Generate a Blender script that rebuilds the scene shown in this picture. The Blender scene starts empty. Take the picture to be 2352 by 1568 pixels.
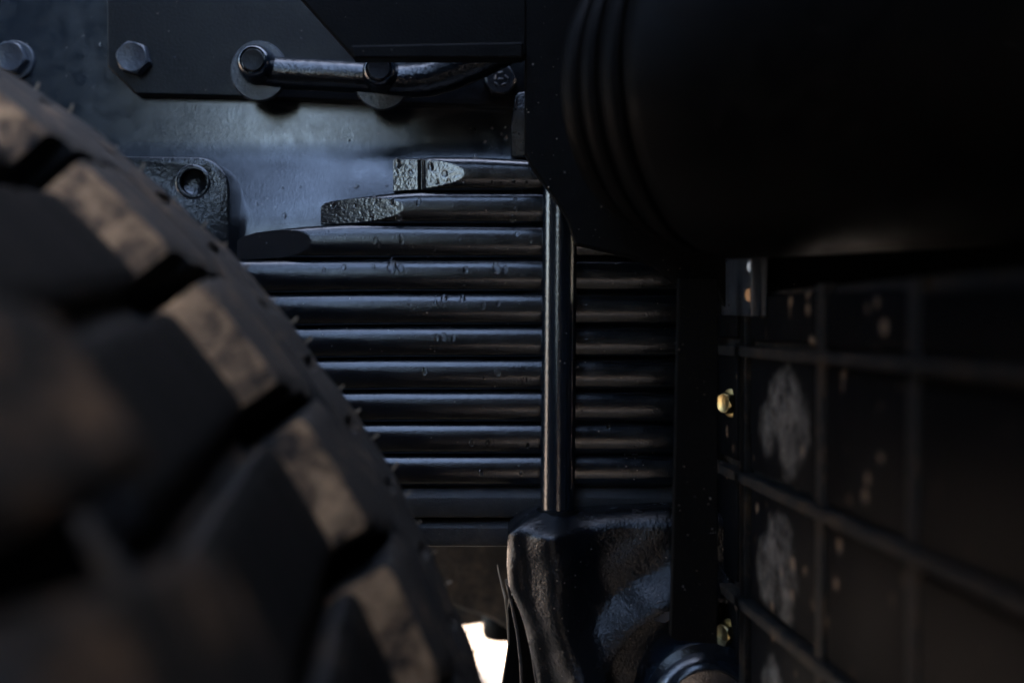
import bpy, bmesh, math, random
from mathutils import Vector, Matrix
random.seed(7)
R = math.radians
S = bpy.context.scene
C = S.collection

# ------------------------------------------------------------------ camera, sky, sun, exposure
H = 0.84                      # camera height above the ground
F = 2613.0                    # 40 mm lens in units of a 2352 px wide picture
cam = bpy.data.cameras.new('camera'); camo = bpy.data.objects.new('camera', cam); C.objects.link(camo)
camo.location = (0, 0, H); camo.rotation_euler = (R(90), 0, 0)
cam.lens = 40; cam.sensor_width = 36; cam.clip_start = 0.01; cam.clip_end = 500
cam.dof.use_dof = True; cam.dof.focus_distance = 0.69; cam.dof.aperture_fstop = 3.4
S.camera = camo
SUN_AZ, SUN_EL = R(12), R(55)          # from +Y towards +X: behind the truck, to the right
w = bpy.data.worlds.new('World'); S.world = w; w.use_nodes = True
nt = w.node_tree
bg = nt.nodes['Background']; bg.inputs['Strength'].default_value = 0.15
sky = nt.nodes.new('ShaderNodeTexSky'); sky.sky_type = 'NISHITA'; sky.sun_disc = False
sky.dust_density = 3.0; sky.ozone_density = 0.6
sky.sun_elevation = SUN_EL; sky.sun_rotation = SUN_AZ
nt.links.new(sky.outputs[0], bg.inputs['Color'])
sl = bpy.data.lights.new('sun', 'SUN'); sl.energy = 2.0; sl.angle = R(0.5); sl.color = (1, 0.95, 0.88)
so = bpy.data.objects.new('sun', sl); C.objects.link(so)
sd = Vector((math.sin(SUN_AZ) * math.cos(SUN_EL), math.cos(SUN_AZ) * math.cos(SUN_EL), math.sin(SUN_EL)))
so.rotation_euler = sd.to_track_quat('Z', 'Y').to_euler()
vs = S.view_settings; vs.view_transform = 'Standard'; vs.look = 'None'; vs.gamma = 1; vs.use_curve_mapping = False
vs.exposure = 4.0
S.cycles.max_bounces = 8

# ------------------------------------------------------------------ helpers
def P(px, py, d):
    """a pixel of the 2352 x 1568 view at depth d (m along Y)"""
    return Vector(((px - 1176) / F * d, d, H - (py - 784) / F * d))

def obj(name, me, mat=None, parent=None, smooth=None):
    if isinstance(me, bmesh.types.BMesh):
        bm = me; me = bpy.data.meshes.new(name)
        bmesh.ops.recalc_face_normals(bm, faces=bm.faces)
        bm.to_mesh(me); bm.free()
    o = bpy.data.objects.new(name, me); C.objects.link(o)
    if mat is not None:
        for m in (mat if isinstance(mat, (list, tuple)) else [mat]): me.materials.append(m)
    if parent is not None: o.parent = parent; o.matrix_parent_inverse = Matrix.Translation(-parent_loc(parent))
    if smooth is not None: smooth_by(me, smooth)
    return o
def parent_loc(p):
    v = Vector(p.location); q = p.parent
    return v
def smooth_by(me, deg):
    bm = bmesh.new(); bm.from_mesh(me)
    for f in bm.faces: f.smooth = True
    lim = R(deg)
    for e in bm.edges:
        e.smooth = not (len(e.link_faces) == 2 and e.calc_face_angle(0) > lim)
    bm.to_mesh(me); bm.free()
def tag(o, label, cat, group=None, kind=None):
    o['label'] = label
    if cat: o['category'] = cat
    if group: o['group'] = group
    if kind: o['kind'] = kind
    return o
def thing(name, label, cat, loc=(0, 0, 0), group=None):
    o = bpy.data.objects.new(name, None); C.objects.link(o); o.location = loc; o.empty_display_size = 0.05
    return tag(o, label, cat, group)
def bevel(bm, w_, seg=2, ang=30):
    es = [e for e in bm.edges if len(e.link_faces) == 2 and e.calc_face_angle(0) > R(ang)]
    if es: bmesh.ops.bevel(bm, geom=es, offset=w_, segments=seg, profile=0.5, affect='EDGES', clamp_overlap=True)
    return bm
def box(x0, x1, y0, y1, z0, z1, bw=0.0, seg=2, bm=None):
    b = bm or bmesh.new()
    r = bmesh.ops.create_cube(b, size=1)
    for v in r['verts']:
        v.co = Vector(((x0 + x1) / 2 + v.co.x * (x1 - x0), (y0 + y1) / 2 + v.co.y * (y1 - y0), (z0 + z1) / 2 + v.co.z * (z1 - z0)))
    if bw: bevel(b, bw, seg)
    return b
def prism(pts, y0, y1, bw=0.0, seg=2):
    """outline of (x, z) points given a thickness from y0 (front) to y1"""
    b = bmesh.new()
    f = [b.verts.new((x, y0, z)) for x, z in pts]; k = [b.verts.new((x, y1, z)) for x, z in pts]
    b.faces.new(f); b.faces.new(k[::-1])
    n = len(pts)
    for i in range(n): b.faces.new((f[i], k[i], k[(i + 1) % n], f[(i + 1) % n]))
    bmesh.ops.recalc_face_normals(b, faces=b.faces)
    if bw: bevel(b, bw, seg)
    return b
def pxpoly(pp, d): return [(P(a, c, d).x, P(a, c, d).z) for a, c in pp]
def lathe(prof, n=64, axis='Y', bm=None, closed=False, mat=None):
    """prof: (radius, along) pairs turned about the axis"""
    b = bm or bmesh.new(); rings = []
    for r, a in prof:
        ring = []
        for i in range(n):
            t = 2 * math.pi * i / n; c, s = r * math.cos(t), r * math.sin(t)
            co = {'Y': (c, a, s), 'Z': (c, s, a), 'X': (a, c, s)}[axis]
            ring.append(b.verts.new(co))
        rings.append(ring)
    for j in range(len(rings) - 1):
        for i in range(n):
            b.faces.new((rings[j][i], rings[j][(i + 1) % n], rings[j + 1][(i + 1) % n], rings[j + 1][i]))
    if not closed:
        b.faces.new(rings[0]); b.faces.new(rings[-1][::-1])
    else:
        for i in range(n): b.faces.new((rings[-1][i], rings[-1][(i + 1) % n], rings[0][(i + 1) % n], rings[0][i]))
    bmesh.ops.recalc_face_normals(b, faces=b.faces)
    return b
def tube(path, rad, n=16, cap=True, bm=None):
    b = bm or bmesh.new(); pts = [Vector(p) for p in path]; rings = []
    rads = rad if isinstance(rad, (list, tuple)) else [rad] * len(pts)
    up = None
    for i, p in enumerate(pts):
        t = (pts[min(i + 1, len(pts) - 1)] - pts[max(i - 1, 0)]).normalized()
        if up is None:
            up = Vector((0, 0, 1)) if abs(t.z) < 0.9 else Vector((0, 1, 0))
        sx = t.cross(up).normalized(); up = sx.cross(t).normalized()
        rings.append([b.verts.new(p + (sx * math.cos(2 * math.pi * k / n) + up * math.sin(2 * math.pi * k / n)) * rads[i]) for k in range(n)])
    for j in range(len(rings) - 1):
        for k in range(n): b.faces.new((rings[j][k], rings[j][(k + 1) % n], rings[j + 1][(k + 1) % n], rings[j + 1][k]))
    if cap: b.faces.new(rings[0][::-1]); b.faces.new(rings[-1])
    return b
def interp(tab, x):
    if x <= tab[0][0]: return tab[0][1]
    for (a, b), (c, d) in zip(tab, tab[1:]):
        if x <= c:
            t = (x - a) / (c - a); return b + (d - b) * t
    return tab[-1][1]
def sstep(a, b, x):
    t = max(0, min(1, (x - a) / (b - a))); return t * t * (3 - 2 * t)

# ------------------------------------------------------------------ materials
def mat(name):
    m = bpy.data.materials.new(name); m.use_nodes = True
    n = m.node_tree.nodes; l = m.node_tree.links
    return m, n, l, n['Principled BSDF']
def noise(n, l, scale, detail=3, rough=0.5, co=None, dist=0.0):
    t = n.new('ShaderNodeTexNoise'); t.inputs['Scale'].default_value = scale; t.inputs['Detail'].default_value = detail
    t.inputs['Roughness'].default_value = rough; t.inputs['Distortion'].default_value = dist
    if co: l.new(co, t.inputs['Vector'])
    return t.outputs['Fac']
def ramp(n, l, src, a, b, ca=(0, 0, 0, 1), cb=(1, 1, 1, 1)):
    r = n.new('ShaderNodeValToRGB'); r.color_ramp.elements[0].position = a; r.color_ramp.elements[1].position = b
    r.color_ramp.elements[0].color = ca; r.color_ramp.elements[1].color = cb
    l.new(src, r.inputs[0]); return r.outputs[0]
def mixc(n, l, fac, a, b):
    m = n.new('ShaderNodeMix'); m.data_type = 'RGBA'
    for s, v in ((m.inputs[0], fac), (m.inputs[6], a), (m.inputs[7], b)):
        if hasattr(v, 'links'): l.new(v, s)
        elif isinstance(v, (tuple, list)): s.default_value = (*v[:3], 1)
        else: s.default_value = v
    return m.outputs[2]
def math_(n, l, op, a, b=None):
    m = n.new('ShaderNodeMath'); m.operation = op
    for i, v in enumerate((a, b)):
        if v is None: continue
        if hasattr(v, 'links'): l.new(v, m.inputs[i])
        else: m.inputs[i].default_value = v
    return m.outputs[0]
def bumpn(n, l, h, strength, dist, prev=None):
    b = n.new('ShaderNodeBump'); b.inputs['Strength'].default_value = strength; b.inputs['Distance'].default_value = dist
    l.new(h, b.inputs['Height'])
    if prev: l.new(prev, b.inputs['Normal'])
    return b.outputs[0]
def wpos(n):
    return n.new('ShaderNodeNewGeometry').outputs['Position']

def paint(name, base=(0.008, 0.0095, 0.012), rough=(0.22, 0.42), peel=0.25, peel_scale=700, cast=0.0, cast_scale=260,
          specks=0.35, wave=0.02, dust=0.0, dust_bounce_col=(0.10, 0.075, 0.055), spec=0.5):
    """black enamel: orange peel, uneven gloss, dust specks; cast adds a coarse pebbled skin"""
    m, n, l, p = mat(name); co = wpos(n)
    sp = n.new('ShaderNodeTexVoronoi'); sp.inputs['Scale'].default_value = 130; l.new(co, sp.inputs['Vector'])
    spk = math_(n, l, 'LESS_THAN', sp.outputs['Distance'], 0.075)
    gate = ramp(n, l, noise(n, l, 60, 2, co=co), 0.56, 0.62)
    spk = math_(n, l, 'MULTIPLY', math_(n, l, 'MULTIPLY', spk, gate), specks)
    col = mixc(n, l, noise(n, l, 25, 4, co=co), tuple(c * 0.7 for c in base), tuple(c * 1.3 for c in base))
    if dust:  # mottled dust, on some parts also used as painted ground bounce
        dm = ramp(n, l, noise(n, l, 45, 8, 0.7, co=co), 0.45, 0.75)
        col = mixc(n, l, math_(n, l, 'MULTIPLY', dm, dust), col, dust_bounce_col)
    col = mixc(n, l, spk, col, (0.22, 0.19, 0.16))
    l.new(col, p.inputs['Base Color'])
    rr = n.new('ShaderNodeMapRange'); l.new(noise(n, l, 90, 6, 0.65, co=co), rr.inputs[0])
    rr.inputs[1].default_value = 0.3; rr.inputs[2].default_value = 0.7
    rr.inputs[3].default_value = rough[0]; rr.inputs[4].default_value = rough[1]
    l.new(rr.outputs[0], p.inputs['Roughness'])
    p.inputs['Specular IOR Level'].default_value = spec
    nb = bumpn(n, l, noise(n, l, peel_scale, 2, co=co), peel, 0.0006)
    nb = bumpn(n, l, noise(n, l, 110, 3, co=co), wave, 0.002, nb)
    if cast:
        nb = bumpn(n, l, noise(n, l, cast_scale, 4, 0.6, co=co), cast, 0.0025, nb)
    l.new(nb, p.inputs['Normal'])
    return m
M = {}
M['rail'] = paint('rail paint', (0.0055, 0.009, 0.013), (0.15, 0.27), 0.12, 900, specks=0.5, wave=0.008, spec=0.9)
M['plate'] = paint('plate paint', (0.0022, 0.0028, 0.0036), (0.3, 0.45), 0.3, specks=0.25, spec=0.2)
M['leaf'] = paint('spring enamel', (0.003, 0.0045, 0.0065), (0.13, 0.28), 0.2, 1000, specks=0.5, wave=0.05, dust=0.10, spec=0.65)  # brown dust tint stands in for the ground reflected in the leaves
M['leafcut'] = paint('spring tip enamel', (0.012, 0.012, 0.013), (0.10, 0.2), 0.2, 500, cast=0.06, cast_scale=330, specks=0, spec=1.0)
M['spacer'] = paint('spacer paint', (0.010, 0.010, 0.010), (0.35, 0.5), 0.7, 1500, dust=0.4)  # dust also paints in the brown ground bounce on the flat faces
M['rod'] = paint('rod paint', (0.004, 0.007, 0.011), (0.13, 0.22), 0.2, 1000, specks=0.6, spec=0.9)
M['cast'] = paint('cast enamel', (0.003, 0.004, 0.0055), (0.14, 0.3), 0.3, 600, cast=0.3, cast_scale=440, specks=0.5, dust=0.04, spec=0.45)
M['rough'] = paint('rough casting', (0.004, 0.005, 0.006), (0.12, 0.28), 0.3, 600, cast=0.22, cast_scale=230, specks=0, spec=0.6)
M['black'] = paint('matte black', (0.0012, 0.0012, 0.0013), (0.5, 0.7), 0.3, specks=0.6, spec=0.08)
M['drum'] = paint('drum paint', (0.0009, 0.0009, 0.001), (0.42, 0.6), 0.2, specks=0.1, dust=0.02, spec=0.05)
M['dusty'] = paint('dusty casting', (0.02, 0.017, 0.015), (0.5, 0.8), 0.3, cast=0.8, cast_scale=160, dust=0.8, dust_bounce_col=(0.16, 0.115, 0.085))
M['bolt'] = paint('bolt paint', (0.022, 0.026, 0.033), (0.25, 0.4), 0.4, 500, cast=0.15, specks=0.2)

def metal(name, col, rough):
    m, n, l, p = mat(name); co = wpos(n)
    p.inputs['Metallic'].default_value = 1
    l.new(mixc(n, l, noise(n, l, 300, 4, co=co), tuple(c * 0.6 for c in col), col), p.inputs['Base Color'])
    p.inputs['Roughness'].default_value = rough
    l.new(bumpn(n, l, noise(n, l, 500, 3, co=co), 0.2, 0.001), p.inputs['Normal'])
    return m
M['brass'] = metal('yellow zinc', (0.5, 0.39, 0.18), 0.3)
M['zinc'] = metal('grey zinc', (0.3, 0.31, 0.33), 0.35)
M['rust'] = metal('rusty bolt', (0.22, 0.12, 0.06), 0.4)

def rubber(name, base, dirt, amount, scale=55, spec=0.25):
    m, n, l, p = mat(name); tc = n.new('ShaderNodeNewGeometry').outputs['Position']
    k = ramp(n, l, noise(n, l, scale, 11, 0.74, co=tc, dist=0.5), 0.58 - amount * 0.35, 0.82 - amount * 0.35)
    fine = noise(n, l, 420, 5, 0.7, co=tc)
    b2 = mixc(n, l, fine, tuple(c * 0.7 for c in base), tuple(c * 1.3 for c in base))
    d2 = mixc(n, l, fine, tuple(c * 0.55 for c in dirt), tuple(c * 1.25 for c in dirt))
    l.new(mixc(n, l, k, b2, d2), p.inputs['Base Color'])
    p.inputs['Roughness'].default_value = 0.75; p.inputs['Specular IOR Level'].default_value = spec
    nb = bumpn(n, l, noise(n, l, 260, 5, 0.7, co=tc), 0.5, 0.003); nb = bumpn(n, l, k, 0.4, 0.002, nb)
    l.new(nb, p.inputs['Normal'])
    return m
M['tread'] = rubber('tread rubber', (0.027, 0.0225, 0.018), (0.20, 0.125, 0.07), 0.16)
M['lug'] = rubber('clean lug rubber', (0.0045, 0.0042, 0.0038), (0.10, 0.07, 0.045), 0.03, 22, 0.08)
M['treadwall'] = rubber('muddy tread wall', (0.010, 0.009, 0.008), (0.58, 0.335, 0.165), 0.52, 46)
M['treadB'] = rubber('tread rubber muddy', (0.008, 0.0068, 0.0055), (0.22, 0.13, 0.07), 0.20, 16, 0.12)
M['groove'] = rubber('tread groove', (0.012, 0.012, 0.012), (0.10, 0.07, 0.045), 0.25, 30)

def cover_mat(name, patch, flecks):
    """black plastic cell: pale grey patch with its own outline, and flecks of splashed mud"""
    m, n, l, p = mat(name)
    tc = n.new('ShaderNodeTexCoord').outputs['Object']
    col = mixc(n, l, noise(n, l, 40, 4, co=tc), (0.0008, 0.001, 0.0015), (0.0026, 0.003, 0.004))
    if patch:
        sx = n.new('ShaderNodeSeparateXYZ'); l.new(tc, sx.inputs[0])
        a, b, r0, r1 = patch
        u = math_(n, l, 'DIVIDE', math_(n, l, 'SUBTRACT', sx.outputs['Y'], a), r0)
        v = math_(n, l, 'DIVIDE', math_(n, l, 'SUBTRACT', sx.outputs['Z'], b), r1)
        rr = math_(n, l, 'ADD', math_(n, l, 'MULTIPLY', u, u), math_(n, l, 'MULTIPLY', v, v))
        rr = math_(n, l, 'ADD', rr, math_(n, l, 'MULTIPLY', math_(n, l, 'SUBTRACT', noise(n, l, 34, 5, 0.6, co=tc), 0.5), 3.4))
        k = ramp(n, l, rr, 0.35, 1.25, (1, 1, 1, 1), (0, 0, 0, 1))
        k = math_(n, l, 'MULTIPLY', k, ramp(n, l, noise(n, l, 95, 10, 0.75, co=wpos(n)), 0.34, 0.66))
        col = mixc(n, l, k, col, (0.11, 0.104, 0.094))
    if flecks:
        vo = n.new('ShaderNodeTexVoronoi'); vo.inputs['Scale'].default_value = 62; wp = wpos(n); l.new(wp, vo.inputs['Vector'])
        g = ramp(n, l, noise(n, l, 33, 2, co=wp), 0.47, 0.55)
        k = math_(n, l, 'MULTIPLY', ramp(n, l, vo.outputs['Distance'], 0.16, 0.26, (1, 1, 1, 1), (0, 0, 0, 1)), g)
        col = mixc(n, l, math_(n, l, 'MULTIPLY', k, flecks), col, (0.17, 0.12, 0.08))
    l.new(col, p.inputs['Base Color']); p.inputs['Roughness'].default_value = 0.6; p.inputs['Specular IOR Level'].default_value = 0.05
    l.new(bumpn(n, l, noise(n, l, 300, 4, co=tc), 0.3, 0.001), p.inputs['Normal'])
    return m
M['cell'] = cover_mat('cover plastic', None, 0.8)
M['rib'] = rubber('cover rib', (0.003, 0.003, 0.003), (0.07, 0.045, 0.025), 0.25, 60)

m, n, l, p = mat('water'); p.inputs['Base Color'].default_value = (1, 1, 1, 1); p.inputs['Roughness'].default_value = 0.02
p.inputs['IOR'].default_value = 1.33; p.inputs['Transmission Weight'].default_value = 1.0; M['water'] = m
m, n, l, p = mat('straw'); l.new(mixc(n, l, noise(n, l, 200, 3, co=wpos(n)), (0.10, 0.07, 0.04), (0.30, 0.23, 0.15)), p.inputs['Base Color'])
p.inputs['Roughness'].default_value = 0.8; M['straw'] = m
m, n, l, p = mat('ground'); co = wpos(n)
c1 = mixc(n, l, noise(n, l, 1.3, 8, 0.65, co=co), (0.22, 0.15, 0.095), (0.44, 0.32, 0.22))
vo = n.new('ShaderNodeTexVoronoi'); vo.inputs['Scale'].default_value = 28; l.new(co, vo.inputs['Vector'])
c1 = mixc(n, l, ramp(n, l, vo.outputs['Distance'], 0.1, 0.5), (0.40, 0.31, 0.23), c1)
l.new(c1, p.inputs['Base Color']); p.inputs['Roughness'].default_value = 0.9
l.new(bumpn(n, l, noise(n, l, 18, 8, 0.7, co=co), 0.6, 0.03), p.inputs['Normal']); M['ground'] = m

# ------------------------------------------------------------------ ground
b = bmesh.new(); bmesh.ops.create_grid(b, x_segments=40, y_segments=40, size=150)
g = obj('ground', b, M['ground']); g['kind'] = 'structure'; g['label'] = 'sunlit pale brown dirt ground beyond the axle'

# ------------------------------------------------------------------ hexagon bolt
def hexhead(rad, h, chamfer=0.12, n_side=6):
    """hexagon head standing along -Y from y = 0, with the turned chamfer of a real bolt head"""
    b = bmesh.new(); rings = []
    ns = 48
    def hexr(t): 
        a = (t % (math.pi / 3)) - math.pi / 6
        return rad * math.cos(math.pi / 6) / math.cos(a)
    inr = rad * math.cos(math.pi / 6)
    prof = []
    for j, (yy, lim) in enumerate(((0, 9), (-h * 0.72, 9), (-h * 0.86, rad * 0.965), (-h, inr * 0.97), (-h * 1.0, inr * 0.90), (-h * 0.985, inr * 0.86))):
        ring = []
        for i in range(ns):
            t = 2 * math.pi * i / ns; r_ = min(hexr(t), lim)
            yv = yy
            if j == 1: yv = -h * (0.72 + 0.24 * (rad - hexr(t)) / (rad - inr))
            if j == 2: yv = min(yv, -h * (0.75 + 0.24 * (rad - hexr(t)) / (rad - inr)))
            ring.append(b.verts.new((r_ * math.cos(t), yv, r_ * math.sin(t))))
        rings.append(ring)
    for j in range(len(rings) - 1):
        for i in range(ns): b.faces.new((rings[j][i], rings[j][(i + 1) % ns], rings[j + 1][(i + 1) % ns], rings[j + 1][i]))
    b.faces.new(rings[-1]); 
    bmesh.ops.recalc_face_normals(b, faces=b.faces)
    return b
def place(o, loc, rot=(0, 0, 0)):
    """o was made about the origin"""
    pl = parent_loc(o.parent) if o.parent else Vector()
    o.matrix_parent_inverse = Matrix.Identity(4); o.location = Vector(loc) - pl; o.rotation_euler = rot
    return o

# ------------------------------------------------------------------ chassis rail
RY = 0.785
rail = thing('frame_rail', 'painted blue-black steel chassis rail behind the leaf spring', 'chassis rail', (0, RY, H))
def rail_y(py):                          # the web is flat, then flares outwards below the gusset plate
    t = max(0.0, py - 322); return RY - (0.36 * (t * t / 120 if t < 60 else t - 30)) * RY / F * 0.92
b = bmesh.new(); rr_ = []
for py in [-330, -200, -60, 60, 200, 300] + list(range(322, 392, 7)) + [420, 460, 500, 540, 580, 640, 880]:
    z = P(0, py, RY).z; y = max(rail_y(min(py, 520)), RY - 0.0165)
    rr_.append([b.verts.new((x, yy, z)) for x, yy in ((-1.3, y), (1.4, y), (1.4, y + 0.009), (-1.3, y + 0.009))])
for a_, c_ in zip(rr_, rr_[1:]):
    for k in range(4): b.faces.new((a_[k], a_[(k + 1) % 4], c_[(k + 1) % 4], c_[k]))
b.faces.new(rr_[0]); b.faces.new(rr_[-1][::-1])
obj('web', b, M['rail'], rail, 35)
obj('flange', box(-1.3, 1.4, RY + 0.0095, RY + 0.085, H + 0.315, H + 0.325, 0.002), M['rail'], rail)
obj('flange', box(-1.3, 1.4, RY + 0.0095, RY + 0.085, H - 0.03, H - 0.02, 0.002), M['rail'], rail)
hb = hexhead(0.0115, 0.009); 
ob = obj('bolt', hb, M['bolt'], rail, 25); place(ob, P(33, 137, RY - 0.001), (0, R(8), 0))
bolt_me = ob.data
ob = obj('washer', lathe([(0.0135, 0), (0.0135, -0.0022), (0.013, -0.0026), (0.0, -0.0026)][:3], 32), M['bolt'], rail, 30); place(ob, P(36, 140, RY - 0.0002))

# gusset plate on the rail
PY = 0.774
plate = thing('gusset_plate', 'thin dark gusset plate with cut corner bolted to the chassis rail', 'plate', (-0.1, PY, H + 0.2))
obj('plate', prism(pxpoly([(246, -260), (246, 152), (310, 216), (545, 222), (900, 236), (1240, 248), (1240, -260)], PY), PY, RY - 0.001, 0.0012, 2), M['plate'], plate)
def copybolt(parent, px, py, d, rz, me=bolt_me, name='bolt', scale=1.0):
    o = bpy.data.objects.new(name, me); C.objects.link(o); o.parent = parent
    place(o, P(px, py, d), (0, rz, 0)); o.scale = (scale,) * 3
    return o
copybolt(plate, 312, 138, PY - 0.0005, R(14))
b_ = copybolt(plate, 1150, 188, PY - 0.0005, R(3), scale=0.95); b_['label'] = 'bolt head with raised grade marks'
# raised marks on that head
for i, (a, r0) in enumerate(((0.4, .0045), (1.7, .0045), (2.9, .004), (4.1, .0045), (5.3, .0045), (0.0, 0.0))):
    c = Vector((r0 * math.cos(a), -0.0088, r0 * math.sin(a)))
    q = box(-0.0018, 0.0018, -0.0006, 0.0002, -0.0005, 0.0005, 0.0002, 1)
    o = obj('grade_mark', q, M['zinc'], b_); o.matrix_parent_inverse = Matrix.Identity(4); o.location = c; o.rotation_euler = (0, a * 1.7, 0)

# stay tube with two flange nuts
stay = thing('stay_bar', 'glossy black tube clamped by two flanged nuts across the gusset plate', 'stay bar', P(730, 170, 0.755))
tp = [P(575, 158, 0.752), P(640, 168, 0.752), P(740, 173, 0.752), P(830, 178, 0.752), P(925, 186, 0.752), P(985, 182, 0.752), P(1040, 164, 0.75), P(1100, 138, 0.746), P(1170, 104, 0.742), P(1260, 60, 0.738)]
obj('tube', tube(tp, [0.0105] * 4 + [0.0112, 0.0118, 0.0122, 0.0122, 0.012, 0.012], 24), M['rough'], stay, 60)
def flange_nut(px, py):
    c = P(px, py, 0.742)
    o = obj('washer', lathe([(0.0192, 0.012), (0.0192, 0.0085), (0.0186, 0.0075), (0.006, 0.0072)], 40), M['bolt'], stay, 30)
    place(o, c + Vector((0, 0, -0.0028))); o.scale = (0.98, 1, 1.04)
    nb_ = obj('flanged_nut', lathe([(0.0126, 0.009), (0.0128, 0.006), (0.0126, 0.0035), (0.0120, 0.0005), (0.0112, -0.002), (0.0108, -0.006), (0.0098, -0.009), (0.0085, -0.0098), (0.0078, -0.009), (0.0076, -0.0075), (0.0, -0.0073)][:-1], 40), M['rod'], stay, 50)
    place(nb_, c)
    h = obj('bolt_end', hexhead(0.0080, 0.0045), M['plate'], stay, 25); place(h, c + Vector((0, -0.0055, 0)), (0, R(10), 0))
flange_nut(588, 146); flange_nut(874, 166)

# upright fin beside the gusset plate
tag(obj('fin', prism(pxpoly([(1182, 232), (1192, 220), (1225, 222), (1225, 372), (1174, 372), (1174, 300)], 0.735), 0.72, RY - 0.002, 0.002), M['cast'], None, 40),
    'small upright steel fin beside the chamber bracket above the top leaf', 'fin')

# cast bracket with a bolt hole, half behind the tyre
BY = 0.742
cb = thing('cast_bracket', 'rough cast bracket with round hole and rounded corner beside tyre', 'bracket', P(420, 470, BY))
def rounded_outline():
    pts = [(190, 357), (440, 361)]
    for i in range(9):
        t = R(90 - i * 11.25); pts.append((455 + 72 * math.cos(t), 437 - 76 * math.sin(t)))
    pts += [(527, 620), (190, 620)]
    return pts
from mathutils.geometry import tessellate_polygon
def prism_hole(outer, hole, y0, y1, bw):
    b = bmesh.new(); nO = len(outer); pts = outer + hole
    tris = tessellate_polygon([[Vector((x, z, 0)) for x, z in outer], [Vector((x, z, 0)) for x, z in hole]])
    fr = [b.verts.new((x, y0, z)) for x, z in pts]; bk = [b.verts.new((x, y1, z)) for x, z in pts]
    for t in tris:
        b.faces.new([fr[i] for i in t]); b.faces.new([bk[i] for i in reversed(t)])
    for st, cn in ((0, nO), (nO, len(hole))):
        for i in range(cn):
            a, c = st + i, st + (i + 1) % cn; b.faces.new((fr[a], fr[c], bk[c], bk[a]))
    bmesh.ops.recalc_face_normals(b, faces=b.faces)
    bmesh.ops.dissolve_limit(b, angle_limit=R(1), verts=b.verts, edges=b.edges)
    es = [e for e in b.edges if len(e.link_faces) == 2 and e.calc_face_angle(0) > R(50) and all(v.co.y < (y0 + y1) / 2 for v in e.verts)]
    bmesh.ops.bevel(b, geom=es, offset=bw, segments=3, profile=0.5, affect='EDGES', clamp_overlap=True)
    return b
hole = [(443 + 29 * math.cos(2 * math.pi * i / 28), 418 - 30 * math.sin(2 * math.pi * i / 28)) for i in range(28)]
obj('body', prism_hole(pxpoly(rounded_outline(), BY), pxpoly(hole, BY), BY, RY - 0.001, 0.0025), M['rough'], cb, 45)
rm = obj('hole_rim', lathe([(0.0089, -0.0004), (0.0100, -0.0005), (0.0112, -0.0004), (0.0118, 0.0008), (0.0089, 0.0012)], 36, closed=True), M['rough'], cb, 60)
place(rm, P(443, 418, BY))
o = obj('plug', lathe([(0.0086, 0.03), (0.0086, 0.006), (0.0078, 0.005), (0.006, 0.0058), (0.003, 0.0064)], 24), M['rough'], cb, 40); place(o, P(443, 418, BY))

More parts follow.
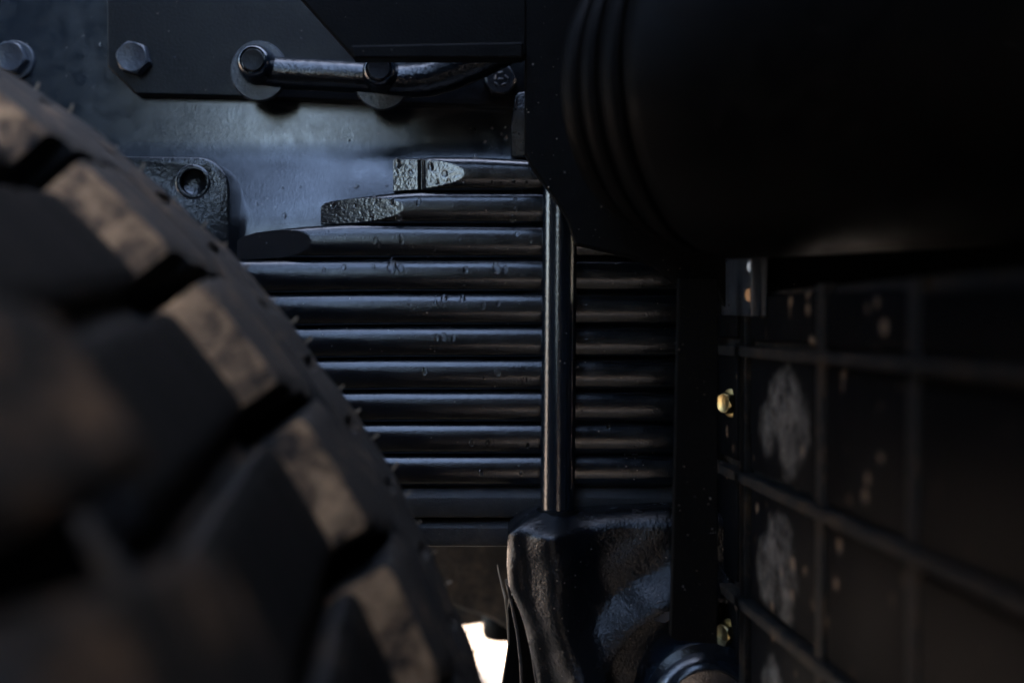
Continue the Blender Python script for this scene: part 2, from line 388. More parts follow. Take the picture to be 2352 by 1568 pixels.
# ------------------------------------------------------------------ leaf spring
LY = 0.688
SW = 0.078
spring = thing('leaf_spring', 'stack of glossy black steel leaves with stepped cut tips', 'leaf spring', P(1100, 1260, LY))
TOPS = [360, 437, 513, 592, 670, 747, 822, 897, 971, 1045, 1119]
def leaf(i):
    top, bot = TOPS[i], TOPS[i + 1] + 0.5
    tipx = [901, 733, 535, 330, 180, 60, -40, -140, -240, -340][i]
    cutL = [150, 178, 170, 120, 120, 120, 120, 120, 120, 120][i]
    toptab = [[(901, 2), (965, 0), (1000, -3), (1100, -2), (1250, 6), (1700, 10)],
              [(733, 36), (742, 27), (760, 22), (800, 16), (900, 4), (960, 0), (1700, 0)],
              [(535, 37), (548, 28), (580, 19), (640, 11), (700, 5), (780, 0), (860, -2), (1200, 1), (1700, 2)]][i] if i < 3 else [(300, 6), (600, 4), (900, 0), (1700, 0)]
    xs = []; x = tipx
    while x < 1720:
        xs.append(x); x += 1.7 if tipx > 500 and x < tipx + cutL + 25 else 14
    xs.append(1720)
    NP = 36; b = bmesh.new(); rows = []
    bulge = 0.0074
    x_end = P(tipx + cutL, 0, LY).x
    flags = []
    for x in xs:
        X = P(x, 0, LY).x
        zt = P(0, top + interp(toptab, x), LY).z
        sag = interp(toptab, x) if i >= 3 else 0
        zb = P(0, bot + (sag if i >= 3 else 0), LY).z
        zc, hz = (zt + zb) / 2, (zt - zb) / 2
        row = []; fl = []
        # the leaf's tip is ground off: a slanting flat across the rounded edge
        cut = LY + 0.0005 + (x_end - X) * (0.115 if i < 2 else 0.22)
        if i == 0: cut = LY + 0.0005 + (x_end - X) * 0.115 + 0.0009 * math.exp(-((x - 967) / 5.0) ** 2)
        for k in range(NP + 1):
            ph = -math.pi / 2 + math.pi * k / NP
            y = LY + bulge * (1 - max(0, math.cos(ph)) ** 0.85); z = zc + hz * math.copysign(abs(math.sin(ph)) ** 0.86, math.sin(ph))
            c_ = y < cut
            if c_: y = min(cut, LY + SW * 0.45)
            row.append(b.verts.new((X, y, z))); fl.append(c_)
        for k in range(7):
            ph = math.pi / 2 + math.pi * k / 6
            y = LY + SW - bulge + bulge * max(0, -math.cos(ph)); z = zc + hz * math.sin(ph)
            row.append(b.verts.new((X, y, z))); fl.append(False)
        rows.append(row); flags.append(fl)
    n_ = len(rows[0])
    for j in range(len(rows) - 1):
        for k in range(n_):
            k2 = (k + 1) % n_
            f = b.faces.new((rows[j][k], rows[j][k2], rows[j + 1][k2], rows[j + 1][k]))
            if k < NP and all((flags[j][k], flags[j][k2], flags[j + 1][k], flags[j + 1][k2])): f.material_index = 1
    f = b.faces.new(rows[0]); b.faces.new(rows[-1][::-1])
    o = obj('leaf', b, [M['leaf'], M['leafcut']], spring, 40)
    # crease where the ground flat begins
    bm = bmesh.new(); bm.from_mesh(o.data)
    for e in bm.edges:
        if len(e.link_faces) == 2 and e.link_faces[0].material_index != e.link_faces[1].material_index: e.smooth = False
    bm.to_mesh(o.data); bm.free()
    return o
for i in range(10): leaf(i)
def spacer(t, bt, yoff):
    x0, x1 = P(700, 0, LY).x, P(1720, 0, LY).x
    zt, zb = P(0, t, LY).z, P(0, bt, LY).z
    ch = (zt - zb) * 0.33
    prof = [(LY + SW, zt), (LY + yoff + 0.006, zt), (LY + yoff, zt - ch), (LY + yoff, zb + 0.001), (LY + yoff + 0.0015, zb), (LY + SW, zb)]
    b = bmesh.new()
    a = [b.verts.new((x0, y, z)) for y, z in prof]; c = [b.verts.new((x1, y, z)) for y, z in prof]
    b.faces.new(a); b.faces.new(c[::-1])
    for k in range(len(prof)): b.faces.new((a[k], a[(k + 1) % 6], c[(k + 1) % 6], c[k]))
    bmesh.ops.recalc_face_normals(b, faces=b.faces)
    bevel(b, 0.0008, 2)
    obj('spacer_plate', b, M['spacer'], spring, 30)['label'] = 'flat faced spacer plate under the leaves'
spacer(1119, 1190, 0.001); spacer(1190, 1258, 0.003)

def leaf_y(i, x, pz):
    """front surface of leaf i at pixel row pz"""
    top, bot = TOPS[i], TOPS[i + 1] + 0.5
    s = max(-0.98, min(0.98, ((top + bot) / 2 - pz) / ((bot - top) / 2)))
    s = math.copysign(abs(s) ** (1 / 0.86), s)
    return LY + 0.0074 * (1 - math.sqrt(1 - s * s) ** 0.85)

# ------------------------------------------------------------------ U-bolt
ub = thing('u_bolt', 'round black steel clamp rod standing upright in front of the leaves', 'clamp bolt', P(1281, 1190, 0.675))
UY, UR = 0.6735, 0.0102
top = P(1287, 330, UY); bt_ = P(1280, 1215, UY)
path = [bt_ + (top - bt_) * t for t in (0, .1, .25, .4, .55, .7, .85, 1.0)]
for k in range(1, 9):
    a = math.pi / 2 * k / 8; path.append(top + Vector((0, 0.045 * (1 - math.cos(a)), 0.045 * math.sin(a))))
path.append(path[-1] + Vector((0, 0.03, 0)))
obj('rod', tube(path, UR, 40), M['rod'], ub, 60)

# ------------------------------------------------------------------ axle seat casting
AX = 0.655
def seat():
    b = bmesh.new(); NR, NCx = 120, 130; rows = []
    left = [(1178, 1222), (1190, 1205), (1215, 1190), (1230, 1183)]
    ltab = [(1176, 1236), (1186, 1212), (1200, 1186), (1222, 1166), (1300, 1164), (1345, 1168), (1400, 1192), (1440, 1206), (1500, 1219), (1568, 1232), (1760, 1258)]
    for j in range(NR + 1):
        v = j / NR; row = []
        for i in range(NCx + 1):
            u = i / NCx
            tpy = interp([(1164, 1181), (1230, 1178), (1330, 1183), (1420, 1177), (1540, 1172), (1800, 1172)], 1164 + u * 560)
            py = tpy + (1760 - tpy) * (v ** 1.25)
            lx = interp(ltab, py); px = lx + (1720 - lx) * u ** 1.2
            q = P(px, py, AX); y = AX
            # boss under the clamp rod
            cx = interp([(1180, 1262), (1400, 1285), (1760, 1370)], py); wd = interp([(1180, 70), (1760, 45)], py)
            y -= 0.017 * math.exp(-((px - cx) / wd) ** 2) * sstep(1175, 1230, py)
            # corner column on the left edge
            y -= 0.003 * math.exp(-((px - lx - 18) / 22) ** 2)
            # bulge round the hub, then the rim and the recess
            r = math.hypot(px - 1625, py - 1625)
            y -= 0.010 * (1 - sstep(255, 345, r))
            y += 0.019 * (1 - sstep(243, 250, r))
            # rounded top and left edges
            def rnd(dist, rad):
                return 0 if dist >= rad else rad - math.sqrt(max(0, rad * rad - (rad - dist) ** 2))
            mm = AX / F
            y += rnd((py - tpy) * mm, 0.011) * 1.6 + rnd((px - lx) * mm, 0.0035)
            y += 0.0012 * math.sin(px * 0.05 + 2.0 * math.sin(py * 0.03)) * 0.4
            row.append(b.verts.new((q.x, y, q.z)))
        rows.append(row)
    for j in range(NR):
        for i in range(NCx): b.faces.new((rows[j][i], rows[j + 1][i], rows[j + 1][i + 1], rows[j][i + 1]))
    # top, sides and back
    yb = 0.765
    loop = rows[0][::-1] + [r[0] for r in rows[1:]] + rows[-1][1:] + [r[-1] for r in rows[-2:0:-1]]
    back = []
    for v in loop:
        nv = b.verts.new((v.co.x, yb, v.co.z)); back.append(nv)
    nL = len(loop)
    for i in range(nL): b.faces.new((loop[i], loop[(i + 1) % nL], back[(i + 1) % nL], back[i]))
    b.faces.new(back[::-1])
    return b
axle = thing('axle_seat', 'glossy black cast axle seat with rounded top and round hub', 'axle casting', P(1350, 1560, AX))
obj('casting', seat(), M['cast'], axle, 35)
sk = obj('hole_shade_ring', lathe([(UR + 0.0002, -0.0), (UR + 0.0002, 0.0012), (UR + 0.0022, 0.0012), (UR + 0.0034, -0.002)], 36, 'Z', closed=True), M['black'], axle, 40)  # matte black ring stands in for the dark hole round the rod
place(sk, Vector((P(1280, 0, UY).x, UY, P(0, 1181, AX).z - 0.0008)))
hubc = P(1625, 1625, 0.63)
hb = obj('hub', lathe([(0.037, 0.05), (0.037, 0.006), (0.0352, 0.002), (0.031, 0.0005), (0.0302, -0.001), (0.0285, -0.004), (0.025, -0.0075), (0.0236, -0.0078), (0.0225, -0.006), (0.012, -0.007), (0.004, -0.0075)], 72), M['rod'], axle, 35)
place(hb, hubc)
hk = obj('hub_bolt', hexhead(0.007, 0.006), M['bolt'], axle, 25); place(hk, P(1518, 1398, 0.652), (0, R(15), 0))
# flared plate edges behind the casting's left side
obj('shield_plate', prism(pxpoly([(1170, 1362), (1200, 1355), (1260, 1500), (1300, 1800), (1120, 1800), (1150, 1580), (1166, 1480), (1164, 1400)], 0.70), 0.692, 0.70, 0.0015), M['black'], axle)
def ridge(pts, r0): return tube([P(*p) for p in pts], r0, 8)
o = obj('casting_seam', ridge([(1163, 1330, .664), (1172, 1372, .664), (1188, 1450, .663), (1196, 1520, .662), (1200, 1620, .661)], 0.0009), M['dusty'], axle, 60)
o = obj('casting_seam', ridge([(1164, 1332, .660), (1192, 1385, .6575), (1208, 1440, .656), (1222, 1500, .655), (1240, 1620, .654)], 0.0008), M['dusty'], axle, 60)
tag(obj('grass_stem', tube([P(1142, 1296, .675), P(1148, 1325, .672), P(1160, 1372, .668), P(1166, 1420, .668), P(1168, 1480, .668)], [0.0003, 0.0006, 0.0008, 0.0009, 0.0006], 6), M['straw']),
    'thin dry stem stuck beside the axle seat casting', 'stem')

# ------------------------------------------------------------------ inner axle parts seen under the spring
ib = thing('axle_beam', 'dark dirt-speckled axle beam seen below the spacer plates', 'axle beam', P(1080, 1400, 0.95))
obj('beam', prism(pxpoly([(860, 1180), (860, 1355), (1040, 1396), (1130, 1424), (1190, 1462), (1400, 1480), (1400, 1180)], 0.95), 0.95, 1.12, 0.006, 3), M['dusty'], ib, 40)
tag(obj('bump_stop', lathe([(0.005, 0), (0.019, 0.002), (0.0205, 0.007), (0.020, 0.022), (0.0165, 0.026), (0.0165, 0.032), (0.019, 0.035), (0.019, 0.06)], 32, 'Z'), M['black'], None, 40),
    'short black rubber stop hanging below the axle beam', 'rubber stop').location = P(1158, 1466, 1.05)
tag(obj('cross_tube', tube([P(560, 1412, 1.12), P(1060, 1410, 1.12), P(1100, 1404, 1.12), P(1300, 1380, 1.12)], 0.012, 16), M['dusty'], None, 60), 'dark tube running across behind the tyre shoulder', 'tube')

# ------------------------------------------------------------------ black brackets above
oh = thing('overhead_plate', 'matte black slanted plate overhanging the stay bar', 'plate', P(950, 60, 0.64))
obj('plate', prism(pxpoly([(560, -140), (690, -4), (808, 128), (1208, 128), (1208, -140)], 0.64), 0.64, 0.652, 0.001), M['black'], oh)
obj('lip', prism(pxpoly([(806, 106), (810, 136), (1202, 136), (1202, 98)], 0.63), 0.628, 0.6395, 0.0012), M['black'], oh)
tag(obj('chamber_bracket', prism(pxpoly([(1205, -160), (1205, 355), (1216, 378), (1248, 424), (1275, 460), (1303, 505), (1322, 563), (1400, 580), (1450, 592), (1500, 612), (1556, 655), (1640, 655), (1700, 800), (2800, 800), (2800, -160)], 0.648), 0.642, 0.654, 0.001), M['black']),  # right part added as a black backdrop hiding the lit gap
    'matte black bracket plate behind the round air tank, widened as an added backdrop', 'bracket')

# air tank: stepped domed end towards the spring, body running off to the right and forward
AT0 = P(1428, 236, 0.60); atd = Vector((0.80, -0.60, 0.0)).normalized()
tank = thing('air_tank', 'large round black air tank with ribbed domed end above the cover', 'air tank', AT0 + Vector((0.1, -0.07, -0.085)))
def along(o):
    o.rotation_euler = atd.to_track_quat('Y', 'Z').to_euler(); return o
prof = [(0.012, -0.012), (0.030, -0.011), (0.046, -0.007), (0.054, -0.002), (0.0575, 0.002), (0.0625, 0.004), (0.0645, 0.008), (0.0650, 0.016), (0.0690, 0.019), (0.0715, 0.023), (0.0720, 0.031),
        (0.0755, 0.034), (0.0790, 0.039), (0.0795, 0.049), (0.0825, 0.053), (0.0850, 0.060), (0.0850, 0.10), (0.0850, 0.30), (0.0850, 0.52), (0.07, 0.56), (0.02, 0.57)]
o = obj('shell', lathe(prof, 96), M['drum'], tank, 40); place(o, AT0); along(o)
for a_ in (0.013, 0.0275, 0.045):
    r_ = interp([(a, r) for r, a in prof], a_) + 0.0008
    o = obj('band', lathe([(r_ - 0.002, a_ - 0.0035), (r_ + 0.0012, a_ - 0.0028), (r_ + 0.002, a_), (r_ + 0.0012, a_ + 0.0028), (r_ - 0.002, a_ + 0.0035)], 96, closed=True), M['drum'], tank, 60); place(o, AT0); along(o)
o = obj('drain_plug', hexhead(0.004, 0.006), M['bolt'], tank, 25); place(o, P(1617, 165, 0.50), (0, 0, R(-20)))

# ------------------------------------------------------------------ ribbed cover on the right
O0 = P(1640, 784, 0.688); tv = Vector((0.094, -1, -0.030)); nv = Vector((-1, -0.094, 0)).normalized(); uv = Vector((0, 0, 1))
cover = thing('ribbed_cover', 'black plastic ribbed cover panel with pale patches, mud flecks and brass screws', 'cover', O0 + Vector((0, 0, -0.3)))
def qd(px):                              # depth on the cover for a pixel column
    a = (px - 1176) / F; return (O0.x + 0.094 * 0.688) / (a + 0.094)
def qz(py):                              # height on the cover at its far end
    return -(py - 784) / F * 0.688
def cell_obj(name, w0, w1, z0, z1, t0, t1, m, bw=0.002):
    """piece of the cover: w towards the camera, z up, t out of the panel"""
    b = box(-t1, -t0, 0, 1, 0, 1)
    for v in b.verts: v.co = Vector((v.co.x, (v.co.y - .5) * (w1 - w0), (v.co.z - .5) * (z1 - z0)))
    if bw: bevel(b, bw, 2)
    o = obj(name, b, m, cover, 30)
    o.matrix_parent_inverse = Matrix.Identity(4)
    ex, ey = -nv, -tv.normalized()
    mt = Matrix((( ex.x, ey.x, 0), (ex.y, ey.y, 0), (0, ey.z, 1))).to_4x4()
    c = O0 + tv * ((w0 + w1) / 2) + uv * ((z0 + z1) / 2)
    mt.translation = c - cover.location
    o.matrix_basis = mt
    return o
W = lambda px: 0.688 - qd(px)
zr = [0.031] + [qz(v) for v in (787, 1045, 1302, 1560, 1818)]
cell_obj('back_panel', 0.0, 0.50, zr[-1] - .05, zr[0], -0.006, -0.001, M['rib'], 0)
cols = [(W(1652), W(1706)), (W(1738), W(1888)), (W(1914), W(2105)), (W(2130), 0.48)]
M['c_a'] = cover_mat('cover plastic patched', (-0.004, 0.000, 0.036, 0.027), 0.6)
M['c_b'] = cover_mat('cover plastic streaked', (0.006, -0.006, 0.030, 0.030), 0.6)
M['c_d'] = cover_mat('cover plastic clean', None, 0.06)
M['c_c'] = cover_mat('cover plastic faint patch', (0.012, 0.0, 0.018, 0.02), 0.9)
for ci, (w0, w1) in enumerate(cols):
    for r in range(5):
        mm = M['cell']
        if ci == 3: mm = M['c_d']
        if ci == 1: mm = {1: M['c_a'], 2: M['c_b'], 3: M['c_c']}.get(r, M['cell'])
        o = cell_obj('panel', w0, w1, zr[r + 1] + 0.004, zr[r] - 0.004, 0.0, 0.0035, mm, 0.0025)
for z in zr[1:-1]:
    cell_obj('rib', -0.006, 0.47, z - 0.0028, z + 0.0028, -0.0005, 0.0075, M['rib'], 0.0008)
for px in (1722, 1902, 2118):
    cell_obj('rib', W(px) - 0.005, W(px) + 0.005, zr[-1], zr[0], -0.0008, 0.0045, M['rib'], 0.0008)
obj('case', box(0.205, 0.9, 0.12, 0.66, 0.2, H + 0.024, 0.004), M['black'], cover)  # unseen box added to keep light from behind off the tank
def q(wv, z, t=0): return O0 + tv * wv + uv * z + nv * t
fl = obj('end_flange', prism(pxpoly([(1555, 640), (1549, 900), (1543, 1200), (1536, 1455), (1560, 1462), (1642, 1470), (1644, 640)], 0.62), 0.612, 0.62, 0.0006), M['black'], cover)
# screws: hexagon heads facing out of the panel
scr = hexhead(0.0062, 0.006); me = None
for k, (px, py) in enumerate(((1694, 925), (1690, 1452))):
    wv = W(px); d = 0.688 - wv
    z = -(py - 784) / F * d + 0.030 * wv
    if me is None:
        o = obj('screw', scr, M['brass'], cover, 25); me = o.data
    else:
        o = bpy.data.objects.new('screw', me); C.objects.link(o); o.parent = cover
    place(o, q(wv, z, 0.0036), (0, R(12), R(-60)))
    wsh = obj('washer', lathe([(0.008, 0), (0.008, -0.001), (0.0066, -0.0014)], 28), M['brass'], cover, 30); place(wsh, q(wv, z, 0.0032), (0, 0, R(-60)))
# little clip with two bolts above
clip = thing('metal_clip', 'small dull metal clip with bright and rusty bolts on cover', 'clip', q(W(1725), qz(640), 0.01))
wa, wb = W(1678), W(1778)
def clip_piece(name, w0, w1, t0, t1, m=M['plate']):
    b = bmesh.new(); vs_ = []
    for zz in (P(0, 716, 0.62).z - H, P(0, 520, 0.62).z - H):
        for (wv, t) in ((w0, t0), (w1, t0), (w1, t1), (w0, t1)): vs_.append(b.verts.new(q(wv, zz, t)))
    for f in ((0, 1, 2, 3), (7, 6, 5, 4), (0, 4, 5, 1), (1, 5, 6, 2), (2, 6, 7, 3), (3, 7, 4, 0)): b.faces.new([vs_[i] for i in f])
    bmesh.ops.recalc_face_normals(b, faces=b.faces); bevel(b, 0.0008, 2)
    return obj(name, b, m, clip, 30)
clip_piece('plate', wa, wb, 0.0035, 0.006, M['bolt'])
clip_piece('flange', wa, wa + 0.003, 0.0062, 0.011, M['bolt'])
clip_piece('flange', wb - 0.003, wb, 0.0062, 0.012, M['bolt'])
for (px, py, m_) in ((1752, 612, M['zinc']), (1746, 678, M['rust'])):
    wv = W(px); d = 0.688 - wv
    o = obj('bolt', hexhead(0.0042, 0.005), m_, clip, 25); place(o, Vector((P(px, py, d).x, q(wv, 0, 0).y, P(px, py, d).z)) + nv * 0.002, (0, R(20), R(-55)))

# ------------------------------------------------------------------ tyre
TF = 0.536                       # depth of the far shoulder
TR = 0.519
TC = Vector((-0.5085, 0, H - 0.3157))
tyre = thing('tyre', 'muddy black off-road truck tyre with chunky tread blocks', 'tyre', Vector((TC.x, TF - 0.15, TC.z - TR)))
def at_tyre(o, ang=0.0):
    o.matrix_parent_inverse = Matrix.Identity(4)
    o.location = Vector((0, -(TF - 0.15), TR)); o.rotation_euler = (0, ang, 0)
    return o
GD = 0.030
o = obj('carcass', lathe([(0.30, TF - 0.01), (0.38, TF + 0.004), (0.46, TF + 0.004), (TR - 0.035, TF - 0.003), (TR - GD - 0.004, TF - 0.012), (TR - GD, TF - 0.03), (TR - GD + 0.002, TF - 0.15),
               (TR - GD, TF - 0.35), (TR - 0.035, TF - 0.378), (0.46, TF - 0.384), (0.38, TF - 0.384), (0.30, TF - 0.37)], 168, closed=True), M['groove'], tyre, 60); at_tyre(o)
o = obj('rim', lathe([(0.302, TF - 0.37), (0.302, TF - 0.01), (0.29, TF - 0.01), (0.27, TF - 0.1), (0.10, TF - 0.12), (0.02, TF - 0.12), (0.02, TF - 0.14), (0.26, TF - 0.14), (0.28, TF - 0.37)], 72, closed=True), M['plate'], tyre, 30); at_tyre(o)
NB = 50; PIT = 2 * math.pi / NB
# outer shoulder rib with moulded notches
def shoulder():
    b = bmesh.new(); N = NB * 24; rings = []
    prof = [(TR - 0.050, TF + 0.0035), (TR - 0.022, TF + 0.0035), (TR - 0.0055, TF + 0.0020), (TR - 0.0012, TF - 0.0012), (TR, TF - 0.0055), (TR - 0.0004, TF - 0.012), (TR - 0.0020, TF - 0.0135),
            (TR - 0.0004, TF - 0.0155), (TR - 0.0002, TF - 0.022), (TR, TF - 0.030), (TR, TF - 0.037), (TR - 0.0018, TF - 0.0385), (TR - 0.0002, TF - 0.040), (TR, TF - 0.048), (TR - 0.0014, TF - 0.052), (TR - 0.034, TF - 0.054)]
    for i in range(N):
        a = 2 * math.pi * i / N; ph = (i % 12)
        ring = []
        for k, (r_, y) in enumerate(prof):
            if ph in (0, 1) and k in (8, 9): r_ -= 0.0085
            if ph in (0, 1) and k in (7, 10): r_ -= 0.002
            r_ += 0.0006 * math.sin(a * 31 + k) + 0.0004 * math.sin(a * 77)
            ring.append(b.verts.new((r_ * math.cos(a), y, r_ * math.sin(a))))
        rings.append(ring)
    for i in range(N):
        for k in range(len(prof) - 1):
            b.faces.new((rings[i][k], rings[i][k + 1], rings[(i + 1) % N][k + 1], rings[(i + 1) % N][k]))
    return b
o = obj('shoulder_rib', shoulder(), M['tread'], tyre, 50); at_tyre(o)
def block(y_far, y_near, s0, s1, drop_far=0.0, ny=14, nu=12, lip=0.0016, draft=0.004, depth=GD):
    """tread block as a bent grid: s0(y), s1(y) are its ends as fractions of the pitch"""
    b = bmesh.new(); ys = [y_far + (y_near - y_far) * j / ny for j in range(ny + 1)]; grid = []
    for j, y in enumerate(ys):
        row = []
        for i in range(nu + 1):
            u = i / nu; t = (j / ny)
            a = (s0(t) + (s1(t) - s0(t)) * u) * PIT
            r_ = TR - 0.0012 - drop_far * (1 - t) ** 3
            r_ -= lip * ((i in (0, nu)) + (j in (0, ny)))
            r_ -= 0.0011 * (j in (4, 9))                     # wear lines along the block
            row.append(b.verts.new((r_ * math.cos(a), y, -r_ * math.sin(a))))
        grid.append(row)
    for j in range(ny):
        for i in range(nu): b.faces.new((grid[j][i], grid[j][i + 1], grid[j + 1][i + 1], grid[j + 1][i]))
    loop = grid[0] + [r_[-1] for r_ in grid[1:]] + grid[-1][-2::-1] + [r_[0] for r_ in grid[-2:0:-1]]
    cy = (y_far + y_near) / 2; low = []
    mid = sum((v.co for v in loop), Vector()) / len(loop)
    for v in loop:
        d = v.co - mid; d.x *= 1; rr = math.hypot(v.co.x, v.co.z)
        k = (rr - depth - 0.003) / rr
        p_ = Vector((v.co.x * k, v.co.y + math.copysign(draft, v.co.y - cy) * 0.9, v.co.z * k))
        low.append(b.verts.new(p_))
    nl = len(loop)
    for i in range(nl):
        f = b.faces.new((loop[i], low[i], low[(i + 1) % nl], loop[(i + 1) % nl]))
        f.material_index = 1 if abs(loop[i].co.y - y_near) < 1e-5 and abs(loop[(i + 1) % nl].co.y - y_near) < 1e-5 else 2
    return b
stepA0 = lambda t: 0.02 if t < 0.25 else (0.05 if t < 0.6 else 0.08 + 0.05 * (t - .6))
stepA1 = lambda t: 0.98 if t < 0.35 else (0.93 if t < 0.65 else 0.87 - 0.05 * (t - .6))
blkA = block(TF - 0.0535, TF - 0.104, stepA0, stepA1, draft=0.014)
blkB = block(TF - 0.375, TF - 0.275, lambda t: 0.30 + 0.12 * t, lambda t: 1.12 - 0.06 * t, lip=0.002)
blkC = block(TF - 0.102, TF - 0.255, lambda t: 0.10 + 0.35 * t, lambda t: 0.86 + 0.35 * t, depth=0.016, lip=0.0025)
PH = R(8.7)
def row_of(bm_, name, off, mats):
    o0 = obj(name, bm_, mats, tyre, 40); at_tyre(o0, off)
    for i in range(1, NB):
        o = bpy.data.objects.new(name, o0.data); C.objects.link(o); o.parent = tyre; at_tyre(o, off + PIT * i)
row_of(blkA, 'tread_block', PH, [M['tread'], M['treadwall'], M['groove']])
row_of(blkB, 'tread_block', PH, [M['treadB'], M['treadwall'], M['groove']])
# lower centre lugs
def shrink(bm_, k):
    for v in bm_.verts:
        r_ = math.hypot(v.co.x, v.co.z); s = (r_ - k) / r_; v.co.x *= s; v.co.z *= s
    return bm_
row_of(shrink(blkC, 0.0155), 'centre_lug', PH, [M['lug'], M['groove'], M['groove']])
# moulding hairs along the far shoulder
hair = None
for i in range(30):
    # angle on the tyre measured from +X downwards; visible arc is about -58..-12 degrees (up)
    a = R(-62 + 54 * i / 30 + random.uniform(-0.7, 0.7)); L = random.uniform(0.6, 1.15)
    if hair is None:
        o = obj('rubber_hair', tube([(-0.002, 0, 0), (0.002, 0, 0.0003), (0.0048, 0.0006, 0.001), (0.0066, 0.001, 0.002)], [0.0007, 0.00062, 0.0006, 0.0005], 6), M['straw'], tyre, 60); hair = o.data
    else:
        o = bpy.data.objects.new('rubber_hair', hair); C.objects.link(o); o.parent = tyre
    rr = TR - 0.0035
    o.matrix_parent_inverse = Matrix.Identity(4)
    o.location = Vector((rr * math.cos(a), TF - 0.001 - (TF - 0.15), TR - rr * math.sin(a))); o.rotation_euler = (random.uniform(-.4, .4), a + random.uniform(-0.15, 0.5), 0); o.scale = (L, 1, L)

# ------------------------------------------------------------------ unseen bodywork added above and beside the view to shade all this
bed = thing('shade_bed', 'unseen black truck bed added above the suspension for shade', 'truck bed', (0.9, 1.0, H + 0.32))
obj('shade_deck', box(0.02, 5.0, -0.85, 0.60, H + 0.33, H + 0.40, 0.004), M['black'], bed)  # added to keep overhead sky light off the right side
obj('shade_deck', box(0.10, 5.0, 0.6001, 0.799, H + 0.33, H + 0.40, 0.004), M['black'], bed)
obj('shade_box', box(-2.5, 5.0, 0.80, 3.72, H + 0.33, H + 1.8, 0.01), M['black'], bed)  # added to hold the sun back and shade the ground
for k in range(5):
    obj('cross_beam', box(0.14 + 0.45 * k, 0.22 + 0.45 * k, -0.83, 2.28, H + 0.285, H + 0.3295, 0.003), M['black'], bed)

obj('sky_blocker', box(-1.8, -0.62, -0.95, 0.50, H + 0.33, 2.8, 0.01), M['black'], bed)  # unseen block added to hide the left sky from the cover
obj('side_blocker', box(-1.8, -0.80, -0.95, 0.08, 0.10, H + 0.329, 0.01), M['black'], bed)  # unseen block added to stop fill light from the front left
obj('shade_deck', box(0.25, 5.0, -1.19, -0.8501, H + 0.33, H + 0.40, 0.004), M['black'], bed)  # added strip closing the sky slot behind the camera
front_blocker = thing('front_light_blocker', 'unseen dark panels added opposite to block front light', 'truck', (1.3, -1.23, 0.03))
obj('blocker_panel', box(-0.45, 0.25, -1.27, -1.2, 0.44, 2.2, 0.01), M['black'], front_blocker)  # added panels darken the front, leaving a bright gap for the leaf tips
obj('blocker_panel', box(0.2501, 5.0, -1.27, -1.2, 0.004, 2.2, 0.01), M['black'], front_blocker)
obj('blocker_panel', box(-3.6, -0.64, -1.27, -1.2, 0.44, 2.2, 0.01), M['black'], front_blocker)

# ------------------------------------------------------------------ water drops
drop_me = None
def drop(px, py, y, r_, label, group, stretch=1.25, name='water_drop', mt=None):
    global drop_me
    if drop_me is None:
        b = bmesh.new(); bmesh.ops.create_icosphere(b, subdivisions=3, radius=1)
        for v in b.verts:
            if v.co.z > 0: v.co.x *= 1 - 0.25 * v.co.z; v.co.z *= 1.1
        o = obj(name, b, M['water'], None, 180); drop_me = o.data
    else:
        o = bpy.data.objects.new(name, drop_me); C.objects.link(o)
    o.location = P(px, py, y); o.scale = (r_ * random.uniform(.7, 1.15), r_ * 0.4, r_ * stretch * random.uniform(.8, 1.2)); o.rotation_euler = (0, random.uniform(-.3, .3), random.uniform(-.2, .2))
    tag(o, label, 'water drop', group)
ORD = ['top', 'second', 'third', 'fourth', 'fifth', 'sixth', 'seventh', 'eighth', 'ninth', 'tenth']
spots = {0: [(914, 376, 10), (933, 383, 5), (943, 394, 6), (990, 383, 10), (1022, 399, 8), (1004, 418, 7), (1031, 418, 7), (1064, 416, 4), (1090, 362, 6), (1130, 418, 4), (1180, 416, 4), (1210, 418, 4), (1150, 420, 4)],
         1: [(765, 472, 6), (815, 472, 5), (862, 459, 8), (900, 463, 7), (916, 498, 8), (855, 500, 6), (790, 478, 4), (962, 464, 8), (1184, 457, 5), (1185, 480, 5), (1178, 500, 8), (1236, 502, 7)],
         2: [(862, 552, 7), (922, 550, 9), (1188, 538, 5), (872, 563, 5), (1220, 555, 4), (950, 566, 3)],
         3: [(745, 622, 6), (900, 612, 13), (920, 616, 9), (858, 612, 6), (1070, 620, 7), (1140, 617, 10), (1160, 620, 9), (790, 614, 6)],
         4: [(1020, 687, 8), (1063, 688, 8), (1110, 703, 6), (1145, 697, 6), (940, 690, 4), (1000, 693, 5)],
         5: [(1003, 776, 7), (1020, 774, 7), (1042, 776, 7), (950, 770, 3)],
         6: [(975, 852, 9), (1142, 856, 8), (1110, 868, 4), (1205, 872, 6)],
         7: [(985, 920, 3), (1110, 935, 3)], 8: [(1083, 1017, 6), (1120, 1016, 7), (1212, 1022, 5), (1398, 980, 8)], 9: [(1104, 1086, 7), (1196, 1087, 5)]}
for i, lst in spots.items():
    tipx = [901, 733, 535][i] if i < 3 else -999; cutL = [150, 178, 170][i] if i < 3 else 0
    for px, py, rp in lst:
        y = leaf_y(i, px, py)
        if px < tipx + cutL: y = max(y, LY + 0.0005 + (tipx + cutL - px) * LY / F * (0.115 if i < 2 else 0.22))
        drop(px, py, y, rp * 0.00027, f'clear water drop clinging to the {ORD[i]} spring leaf', f'water drops on the {ORD[i]} leaf')
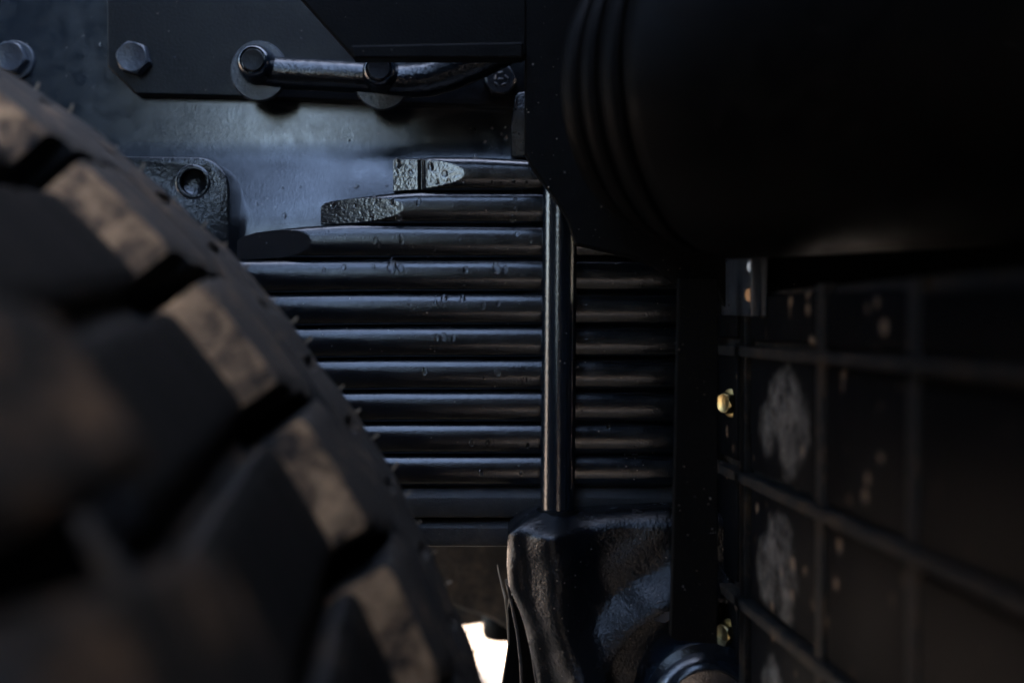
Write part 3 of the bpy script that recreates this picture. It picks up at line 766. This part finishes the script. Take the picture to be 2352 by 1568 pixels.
for px, py, rp in ((1090, 297, 5), (1130, 295, 5), (1160, 293, 3.5), (1152, 308, 4), (1162, 318, 6), (1113, 326, 4), (1128, 339, 4.5), (803, 322, 4.5)):
    drop(px, py, rail_y(py) - 0.0002, rp * 0.00026, 'small water drop on the chassis rail beside the fin' if px > 1000 else 'single small water drop on the chassis rail below the stay bar', 'water drops on the chassis rail' if px > 1000 else None, 1.0)
for px, py, rp, lb in ((230, 102, 5, 'small water drop on the chassis rail at the gusset plate edge'), (590, 470, 7, None), (654, 497, 8, None), (690, 430, 5, None), (650, 433, 5, None), (820, 430, 7, None), (888, 427, 6, None)):
    drop(px, py, max(rail_y(py), RY - 0.0165) - 0.0002, rp * 0.00026, lb or 'water drop on the lit chassis rail above the third leaf', None if lb else 'water drops on the lit rail', 1.1)
for px, py in ((400, 135), (742, 132)):
    drop(px, py, PY - 0.0002, 0.0013, 'small water drop on the dark gusset plate', 'water drops on the gusset plate')

# ------------------------------------------------------------------ fine wet beads added for glints, and dust grains lying on the metal
from mathutils.bvhtree import BVHTree
bpy.context.view_layer.update()
def trees(names):
    out = []
    for o in bpy.data.objects:
        if o.type == 'MESH' and o.parent and (o.parent.name.split('.')[0], o.name.split('.')[0]) in names or o.type == 'MESH' and not o.parent and (None, o.name.split('.')[0]) in names:
            mw = o.matrix_world
            out.append((BVHTree.FromPolygons([mw @ v.co for v in o.data.vertices], [tuple(p_.vertices) for p_ in o.data.polygons]), (o.parent.name.split('.')[0] if o.parent else o.name.split('.')[0])))
    return out
KEYS = {('leaf_spring', 'leaf'), ('leaf_spring', 'spacer_plate'), ('u_bolt', 'rod'), ('axle_seat', 'casting'), ('frame_rail', 'web'), ('gusset_plate', 'plate'), (None, 'chamber_bracket'), ('ribbed_cover', 'end_flange'), ('overhead_plate', 'plate'), ('stay_bar', 'tube'), ('cast_bracket', 'body'), (None, 'fin')}
TR_ = trees(KEYS)
rng = random.Random(3)
def scatter(name, count, rmin, rmax, weight, m_, label, region, flat):
    src = bmesh.new(); bmesh.ops.create_icosphere(src, subdivisions=1, radius=1)
    sv = [v.co.copy() for v in src.verts]; sf = [[v.index for v in f.verts] for f in src.faces]; src.free()
    V, Fc = [], []
    o0 = Vector((0, 0, H)); got = 0; tries = 0
    while got < count and tries < count * 12:
        tries += 1
        px = rng.uniform(region[0], region[2]); py = rng.uniform(region[1], region[3])
        d = (P(px, py, 1.0) - o0).normalized(); best = None
        for t_, nm in TR_:
            loc, nrm, idx, dist = t_.ray_cast(o0, d, 2.0)
            if loc is not None and (best is None or dist < best[2]): best = (loc, nrm, dist, nm)
        if best is None or rng.random() > weight.get(best[3], 0): continue
        loc, nrm, dist, nm = best
        if nrm.dot(d) > 0: nrm = -nrm
        r_ = rmin + (rmax - rmin) * rng.random() ** 3
        q_ = nrm.to_track_quat('Z', 'Y'); st = rng.uniform(0.7, 1.6); k0 = len(V); an = rng.uniform(0, 3)
        ca, sa = math.cos(an), math.sin(an)
        for c in sv:
            x, y = c.x * st, c.y
            V.append(loc + q_ @ Vector(((x * ca - y * sa) * r_, (x * sa + y * ca) * r_, c.z * r_ * flat)))
        Fc += [[i + k0 for i in f] for f in sf]; got += 1
    me_ = bpy.data.meshes.new(name); me_.from_pydata(V, [], Fc); me_.polygons.foreach_set('use_smooth', [True] * len(me_.polygons))
    o = bpy.data.objects.new(name, me_); C.objects.link(o); me_.materials.append(m_)
    o['kind'] = 'stuff'; o['label'] = label
m, n, l, p = mat('dust grain'); l.new(mixc(n, l, noise(n, l, 90, 2, co=wpos(n)), (0.10, 0.075, 0.05), (0.34, 0.28, 0.22)), p.inputs['Base Color']); p.inputs['Roughness'].default_value = 0.9; M['grain'] = m
scatter('glint_beads', 1100, 0.00018, 0.0006, {'leaf_spring': 1.0, 'u_bolt': 0.25, 'axle_seat': 0.6, 'frame_rail': 0.35, 'gusset_plate': 0.25, 'stay_bar': 0.8, 'cast_bracket': 0.5, 'fin': 0.8}, M['water'],  # tiny beads added to catch highlights as sparkle
        'fine wet beads added for glints over the spring, rail and casting', (0, 0, 1560, 1568), 0.55)
scatter('dust_grains', 700, 0.00012, 0.0005, {'leaf_spring': 0.5, 'u_bolt': 0.8, 'axle_seat': 1.0, 'frame_rail': 0.3, 'gusset_plate': 0.2, 'chamber_bracket': 0.8, 'ribbed_cover': 1.0, 'overhead_plate': 0.12}, M['grain'],
        'pale dust grains scattered over the black brackets and castings', (0, 0, 1700, 1568), 0.4)
